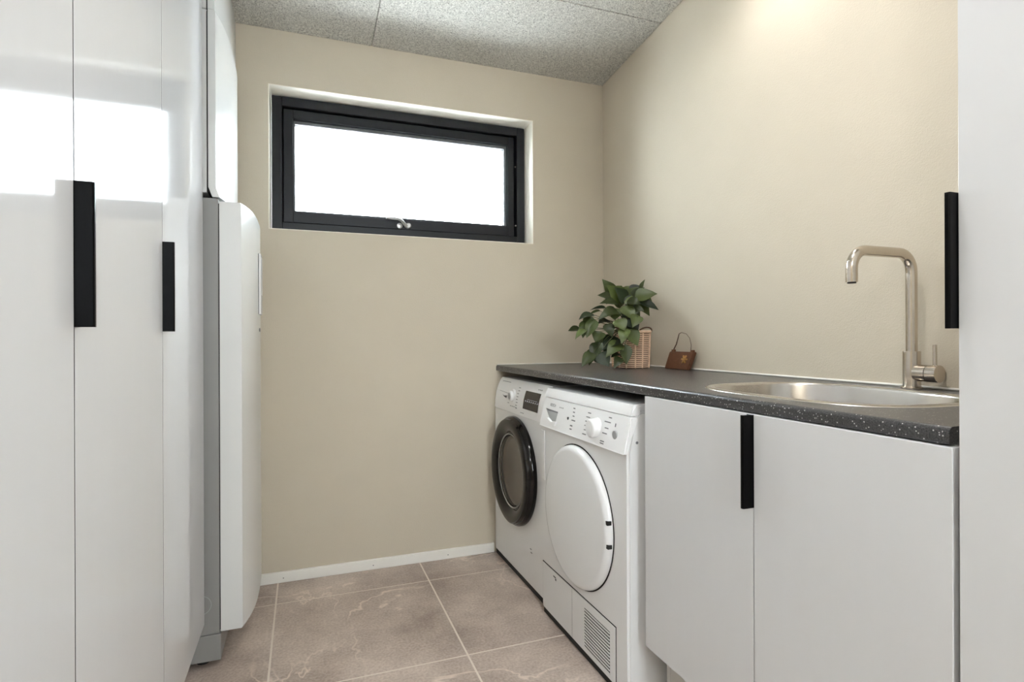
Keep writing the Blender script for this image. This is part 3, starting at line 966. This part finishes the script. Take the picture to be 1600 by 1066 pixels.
obj('side_screw', add_lathe(new_bm(), [(0, -0.001), (0.004, -0.001), (0.004, 0.002)], (0.872, DY0 - 0.0005, 0.735), 'Y', 10), 'print_grey', dm)

# ================================================================== WICKER BASKET
BCX, BCY, BH, BHT = 1.322, 2.092, 0.068, 0.158
wb = thing('wicker_basket', 'square pale wicker basket holding the leafy plant in the worktop corner', 'basket', (BCX, BCY, ZC))


def rsq(h, r, n=6):
    pts = []
    for cx, cy, a0 in ((1, 1, 0), (-1, 1, 90), (-1, -1, 180), (1, -1, 270)):
        for k in range(n + 1):
            a = math.radians(a0 + 90 * k / n)
            pts.append((BCX + cx * (h - r) + r * math.cos(a), BCY + cy * (h - r) + r * math.sin(a)))
    return pts


def ring_tube(bm, pts, z, rad, wav=0.0, ph=0):
    n = len(pts)
    rings = []
    for i, (x, y) in enumerate(pts):
        px, py = pts[i - 1]
        nx, ny = pts[(i + 1) % n]
        t = Vector((nx - px, ny - py, 0)).normalized()
        out = Vector((t.y, -t.x, 0))
        c = Vector((x, y, z)) + out * (wav if (i + ph) % 2 else -wav)
        rings.append([bm.verts.new(c + out * (rad * math.cos(a)) + Vector((0, 0, rad * math.sin(a)))) for a in (math.radians(60 * k) for k in range(6))])
    for i in range(n):
        A_, B_ = rings[i], rings[(i + 1) % n]
        for k in range(6):
            bm.faces.new((A_[k], B_[k], B_[(k + 1) % 6], A_[(k + 1) % 6]))


def dense(pts, step=0.011):
    out = []
    n = len(pts)
    for i in range(n):
        a, b = Vector(pts[i]), Vector(pts[(i + 1) % n])
        m = max(1, round((b - a).length / step))
        out += [tuple(a + (b - a) * (k / m)) for k in range(m)]
    if len(out) % 2:
        out.pop()
    return out


bm = new_bm()
nrow = 19
for k in range(nrow):
    t = k / (nrow - 1)
    ring_tube(bm, dense(rsq(BH * (0.93 + 0.07 * t), 0.034)), ZC + 0.006 + t * (BHT - 0.014), 0.0030, 0.0010, k)
o = obj('woven_wall', bm, 'wicker', wb, True)
o['kind'] = 'stuff'
bm = new_bm()
ring_tube(bm, dense(rsq(BH + 0.002, 0.034)), ZC + BHT - 0.003, 0.0055)
obj('rim', bm, 'wicker', wb, True)
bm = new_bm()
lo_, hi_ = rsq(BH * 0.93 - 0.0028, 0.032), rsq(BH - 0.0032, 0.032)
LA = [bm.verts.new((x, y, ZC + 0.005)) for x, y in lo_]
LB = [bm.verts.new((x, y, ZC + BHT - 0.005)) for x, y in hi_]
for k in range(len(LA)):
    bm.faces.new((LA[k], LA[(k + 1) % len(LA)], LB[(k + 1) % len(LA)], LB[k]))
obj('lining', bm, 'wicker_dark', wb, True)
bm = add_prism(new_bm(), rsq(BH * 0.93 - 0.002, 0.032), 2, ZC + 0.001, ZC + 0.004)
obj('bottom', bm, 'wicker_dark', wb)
for k in range(12):
    a = k * math.pi / 6 + 0.26
    ca, sa = math.cos(a), math.sin(a)
    m = 1 / max(abs(ca), abs(sa)) if min(abs(ca), abs(sa)) < 0.6 else 1.22
    px, py = ca * m * BH, sa * m * BH
    obj('rib', add_tube(new_bm(), [(BCX + px * 0.95, BCY + py * 0.95, ZC + 0.002), (BCX + px * 1.02, BCY + py * 1.02, ZC + BHT)], 0.0030, 8), 'wicker', wb, True)
for sx in (-1, 1):
    pts = []
    for k in range(11):
        a = math.pi * k / 10
        pts.append((BCX + sx * (BH + 0.003 + 0.012 * math.sin(a)), BCY + 0.05 * math.cos(a), ZC + BHT - 0.004 + 0.020 * math.sin(a)))
    obj('handle', add_tube(new_bm(), pts, 0.0032, 8), 'wicker_dark', wb, True)
bm = add_prism(new_bm(), rsq(BH * 0.86, 0.03), 2, ZC + BHT - 0.03, ZC + BHT - 0.012)

# ================================================================== PLANT
obj_soil = bm
pl = thing('leafy_plant', 'trailing green leafy plant growing out of the wicker basket', 'plant', (BCX, BCY, ZC + 0.01))
obj('soil', obj_soil, 'soil', pl)
LEAVES = [
(1.295, 2.1, 1.171, 1.199, 2.08, 1.25, 0.07),
(1.293, 2.08, 1.184, 1.223, 2.06, 1.24, 0.046),
(1.348, 2.16, 1.219, 1.402, 2.2, 1.264, 0.041),
(1.338, 2.1, 1.205, 1.386, 2.08, 1.245, 0.044),
(1.323, 2.06, 1.195, 1.41, 2.02, 1.213, 0.055),
(1.326, 2.04, 1.182, 1.403, 2.0, 1.143, 0.034),
(1.379, 2.1, 1.231, 1.389, 2.08, 1.281, 0.016),
(1.275, 2.12, 1.191, 1.166, 2.1, 1.208, 0.049),
(1.256, 2.08, 1.169, 1.147, 2.05, 1.168, 0.034),
(1.21, 2.1, 1.152, 1.119, 2.08, 1.142, 0.013),
(1.267, 2.03, 1.18, 1.309, 1.99, 1.165, 0.038),
(1.249, 2.03, 1.16, 1.269, 1.98, 1.1, 0.052),
(1.298, 2.03, 1.151, 1.332, 2.0, 1.139, 0.027),
(1.131, 2.06, 1.121, 1.042, 2.03, 1.101, 0.04),
(1.241, 2.06, 1.138, 1.123, 2.02, 1.102, 0.043),
(1.12, 2.04, 1.103, 1.066, 2.01, 1.027, 0.042),
(1.077, 2.03, 1.06, 1.01, 2.0, 1.021, 0.027),
(1.206, 2.08, 1.102, 1.148, 2.06, 1.086, 0.039),
(1.167, 2.03, 1.085, 1.179, 2.0, 1.029, 0.038),
(1.141, 2.03, 1.054, 1.1, 2.0, 1.01, 0.044),
(1.206, 2.01, 1.102, 1.219, 1.97, 1.055, 0.051),
(1.258, 2.0, 1.109, 1.283, 1.97, 1.06, 0.047),
(1.234, 1.99, 1.067, 1.197, 1.96, 1.002, 0.039),
(1.256, 2.0, 1.065, 1.28, 1.97, 0.993, 0.051),
(1.137, 2.04, 1.012, 1.108, 2.02, 0.933, 0.047),
(1.222, 2.03, 1.027, 1.129, 2.0, 0.975, 0.054),
(1.226, 2.01, 1.005, 1.137, 1.98, 0.949, 0.051),
(1.231, 1.99, 1.001, 1.226, 1.97, 0.918, 0.042),
(1.106, 2.03, 0.966, 1.038, 2.0, 0.91, 0.039),
(1.125, 2.01, 0.966, 1.152, 1.98, 0.912, 0.048),
(1.208, 1.99, 0.948, 1.165, 1.965, 0.905, 0.031),
(1.206, 2.05, 1.036, 1.154, 2.03, 0.99, 0.045),
(1.293, 1.99, 1.12, 1.248, 1.96, 1.068, 0.042),
(1.296, 2.06, 1.187, 1.301, 2.03, 1.135, 0.041),
(1.265, 2.13, 1.21, 1.221, 2.12, 1.171, 0.044),
(1.352, 2.08, 1.213, 1.385, 2.04, 1.183, 0.044),
(1.202, 2.06, 1.005, 1.169, 2.04, 0.956, 0.041),
(1.308, 2.14, 1.211, 1.332, 2.16, 1.252, 0.043)
]
# a second layer of leaves further inside the plant
rl = random.Random(11)
for k in range(26):
    b0 = LEAVES[rl.randrange(38)]
    dx, dz = rl.uniform(-0.02, 0.03), rl.uniform(-0.02, 0.02)
    a = rl.uniform(-0.7, 0.7)
    vx, vz = (b0[3] - b0[0]) * math.cos(a) - (b0[5] - b0[2]) * math.sin(a), (b0[3] - b0[0]) * math.sin(a) + (b0[5] - b0[2]) * math.cos(a)
    yb = b0[1] + rl.uniform(0.02, 0.045)
    LEAVES.append((b0[0] + dx, yb, max(b0[2] + dz, 0.96), min(b0[0] + dx + vx * 0.85, 1.43), yb - 0.02, max(max(b0[2] + dz, 0.96) + vz * 0.85, 0.908), b0[6]))
leaf_meshes = []
for v in range(4):
    bm = new_bm()
    n = 7
    cup, droop = (0.16, 0.22, 0.10, 0.18)[v], (0.10, 0.05, 0.16, 0.0)[v]
    rows = []
    for i in range(n + 1):
        t = i / n
        w = 0.5 * (math.sin(math.pi * min(1, t ** 0.72)) ** 0.85) * (1 - 0.25 * t) if 0 < t < 1 else 0.0
        z = droop * math.sin(math.pi * t) + 0.012 * math.sin(9 * t + v)
        wob = 0.03 * math.sin(7 * t + 2 * v)
        if w < 1e-4:
            rows.append([bm.verts.new((0, t, z))])
        else:
            rows.append([bm.verts.new((-w, t - 0.02, z + cup * w + wob * w)), bm.verts.new((-w * 0.5, t, z + cup * w * 0.35)), bm.verts.new((0, t, z - 0.012)), bm.verts.new((w * 0.5, t, z + cup * w * 0.35)), bm.verts.new((w, t - 0.02, z + cup * w - wob * w))])
    for A_, B_ in zip(rows[:-1], rows[1:]):
        if len(A_) == 1:
            for k in range(4):
                bm.faces.new((A_[0], B_[k + 1], B_[k]))
        elif len(B_) == 1:
            for k in range(4):
                bm.faces.new((A_[k], A_[k + 1], B_[0]))
        else:
            for k in range(4):
                bm.faces.new((A_[k], A_[k + 1], B_[k + 1], B_[k]))
    me = bpy.data.meshes.new('leaf')
    bm.normal_update()
    bm.to_mesh(me)
    bm.free()
    for p in me.polygons:
        p.use_smooth = True
    me.materials.append(MATS['leaf_dark' if v == 1 else 'leaf_green'])
    leaf_meshes.append(me)
stems = new_bm()
crown = Vector((BCX - 0.01, BCY - 0.01, ZC + BHT - 0.012))
rnd = random.Random(3)
for i, (bx, by, bz, tx, ty, tz, w) in enumerate(LEAVES):
    B_, T_ = Vector((bx, by, bz)), Vector((tx, ty, tz))
    ln = (T_ - B_).length
    ydir = (T_ - B_).normalized()
    # leaf faces lean up and out into the room
    nrm = Vector((-0.45 + rnd.uniform(-0.3, 0.3), -0.75 + rnd.uniform(-0.3, 0.3), 0.55 + rnd.uniform(-0.25, 0.3)))
    nrm = (nrm - ydir * nrm.dot(ydir)).normalized()
    xdir = ydir.cross(nrm)
    lf = bpy.data.objects.new('leaf', leaf_meshes[i % 4])
    COL.objects.link(lf)
    M3 = Matrix((xdir * w * 1.42, ydir * ln, nrm * ln)).transposed().to_4x4()
    M3.translation = B_
    lf.parent = pl
    lf.matrix_parent_inverse = BASE[pl.name].inverted()
    lf.matrix_basis = M3
    mid = (crown + B_) / 2 + Vector((0, 0, max(0.02, 0.55 * (max(crown.z + 0.05, B_.z) - min(crown.z, B_.z)) * (1 if B_.z < crown.z else 0.3))))
    if B_.z < crown.z:
        mid = Vector(((crown.x + B_.x) / 2 - 0.01, min(crown.y, B_.y) - 0.03, crown.z + 0.05))
    pts = []
    for k in range(7):
        t = k / 6
        pts.append(crown * (1 - t) ** 2 + mid * 2 * t * (1 - t) + B_ * t * t)
    add_tube(stems, pts, [0.0022 - 0.0012 * k / 6 for k in range(7)], 5, caps=False)
o = obj('stems', stems, 'stem_green', pl, True)
o['kind'] = 'stuff'

# ================================================================== SMALL BROWN BAG ORNAMENT
ob = thing('bag_ornament', 'small brown handbag ornament with gold flower, leaning on the wall beside the plant', 'ornament', (1.445, 1.905, ZC))
y0, y1 = 1.828, 1.985
bm = new_bm()
zt = ZC + 0.072
quad = [(1.420, y0 + 0.010, ZC + 0.0006), (1.420, y1 + 0.004, ZC + 0.0006), (1.434, y1 - 0.014, zt), (1.434, y0 - 0.012, zt)]
F_ = [bm.verts.new(p) for p in quad]
Bk = [bm.verts.new((p[0] + 0.018, p[1], p[2])) for p in quad]
bm.faces.new(F_)
bm.faces.new(Bk[::-1])
for k in range(4):
    bm.faces.new((F_[k], Bk[k], Bk[(k + 1) % 4], F_[(k + 1) % 4]))
bmesh.ops.recalc_face_normals(bm, faces=bm.faces[:])
bmesh.ops.bevel(bm, geom=bm.edges[:], offset=0.003, segments=2, affect='EDGES')
bgb = obj('body', bm, 'bag_brown', ob, True)
for yy in (y0 + 0.004, y1 - 0.032):
    box_obj('strap_loop', (1.4355, 1.4475, yy - 0.008, yy + 0.008, zt - 0.004, zt + 0.008), 'bag_brown', ob, bev=0.002)
pts = [(1.441, y1 - 0.03, zt + 0.004), (1.443, y1 - 0.048, zt + 0.030), (1.446, y1 - 0.055, zt + 0.055), (1.448, y1 - 0.060, zt + 0.073), (1.449, y1 - 0.075, zt + 0.078), (1.449, y0 + 0.052, zt + 0.072), (1.448, y0 + 0.030, zt + 0.055), (1.446, y0 + 0.018, zt + 0.028), (1.441, y0 + 0.014, zt + 0.004)]
obj('handle', add_tube(new_bm(), pts, [0.0022, 0.0022, 0.002, 0.0016, 0.0011, 0.0009, 0.0009, 0.0011, 0.0014], 8), 'bag_dark', ob, True)
# flower: five petals round a boss, on the front
fcx, fcy, fcz = 1.4255, y0 + 0.036, ZC + 0.043
for k in range(6):
    a = k * math.pi / 3
    bm = new_bm()
    pts2 = []
    for j in range(8):
        b_ = j * math.pi / 4
        py, pz = 0.011 + 0.007 * math.cos(b_), 0.0038 * math.sin(b_)
        yy, zz = py * math.cos(a) - pz * math.sin(a), py * math.sin(a) + pz * math.cos(a)
        pts2.append((yy, zz))
    A_ = [bm.verts.new((fcx - 0.0018 + 0.19 * p[1], fcy + p[0], fcz + p[1])) for p in pts2]
    B_ = [bm.verts.new((fcx + 0.003 + 0.19 * p[1], fcy + p[0], fcz + p[1])) for p in pts2]
    bm.faces.new(A_)
    for j in range(8):
        bm.faces.new((A_[j], B_[j], B_[(j + 1) % 8], A_[(j + 1) % 8]))
    bmesh.ops.recalc_face_normals(bm, faces=bm.faces[:])
    obj('petal', bm, 'gold', bgb)
obj('flower_boss', add_lathe(new_bm(), [(0, -0.004), (0.003, -0.0035), (0.004, -0.001), (0.004, 0.003)], (fcx, fcy, fcz), 'X', 12), 'gold', bgb, True)


# ================================================================== CEILING DOWNLIGHTS (above and behind the view)
def downlight(x, y, watts, label):
    z = ceil_z(y) - 0.0005
    t = thing('downlight', label, 'lamp', (x, y, z), 'ceiling downlights')
    tilt = math.atan(CS)
    for nm, prof_, mt in (('trim_ring', [(0.044, 0.0), (0.044, -0.003), (0.034, -0.005), (0.034, 0.0)], 'white_trim'), ('lens', [(0.0, -0.0015), (0.033, -0.0015), (0.033, -0.0005)], 'bulb')):
        o = obj(nm, add_lathe(new_bm(), prof_, (0, 0, 0), 'Z', 28), mt)
        o.parent = t
        o.rotation_euler = (-tilt, 0, 0)
    ld = bpy.data.lights.new('downlight_lamp', 'SPOT')
    ld.energy = watts
    ld.color = (1.0, 0.99, 0.985)
    ld.spot_size = math.radians(150)
    ld.spot_blend = 0.8
    ld.shadow_soft_size = 0.035
    lo = bpy.data.objects.new('downlight_lamp', ld)
    COL.objects.link(lo)
    lo.parent = t
    lo.location = (0, 0, -0.012)
    lo.rotation_euler = (-tilt, 0, 0)


downlight(1.20, 1.35, LAMP_W * 0.32, 'ceiling downlight above the worktop, just above the top of the photo')
downlight(0.60, 0.85, LAMP_W * 0.8, 'ceiling downlight above the middle of the room, out of view')


def fill_globe_light(x, y, z, watts):  # added unseen glowing globe, brightens the ceiling and the right-hand fronts
    t = thing('fill_globe', 'added glowing white globe behind the viewer, unseen fill light', 'lamp', (x, y, z))
    g = obj('globe', add_lathe(new_bm(), [(0.0, -0.11)] + [(0.11 * math.sin(math.pi * k / 16), -0.11 * math.cos(math.pi * k / 16)) for k in range(1, 16)] + [(0.0, 0.11)], (x, y, z), 'Z', 32), 'fill_globe_glow', t, True)
    obj('cord', add_tube(new_bm(), [(x, y, z + 0.112), (x, y, ceil_z(y) - 0.025)], 0.003, 8), 'white_trim', t, True)
    obj('ceiling_cap', add_lathe(new_bm(), [(0, -0.028), (0.03, -0.028), (0.045, -0.018), (0.045, -0.006), (0, -0.006)], (x, y, ceil_z(y)), 'Z', 24), 'white_trim', t, True)


fill_globe_light(-0.48, -0.55, 2.20, LAMP_W)
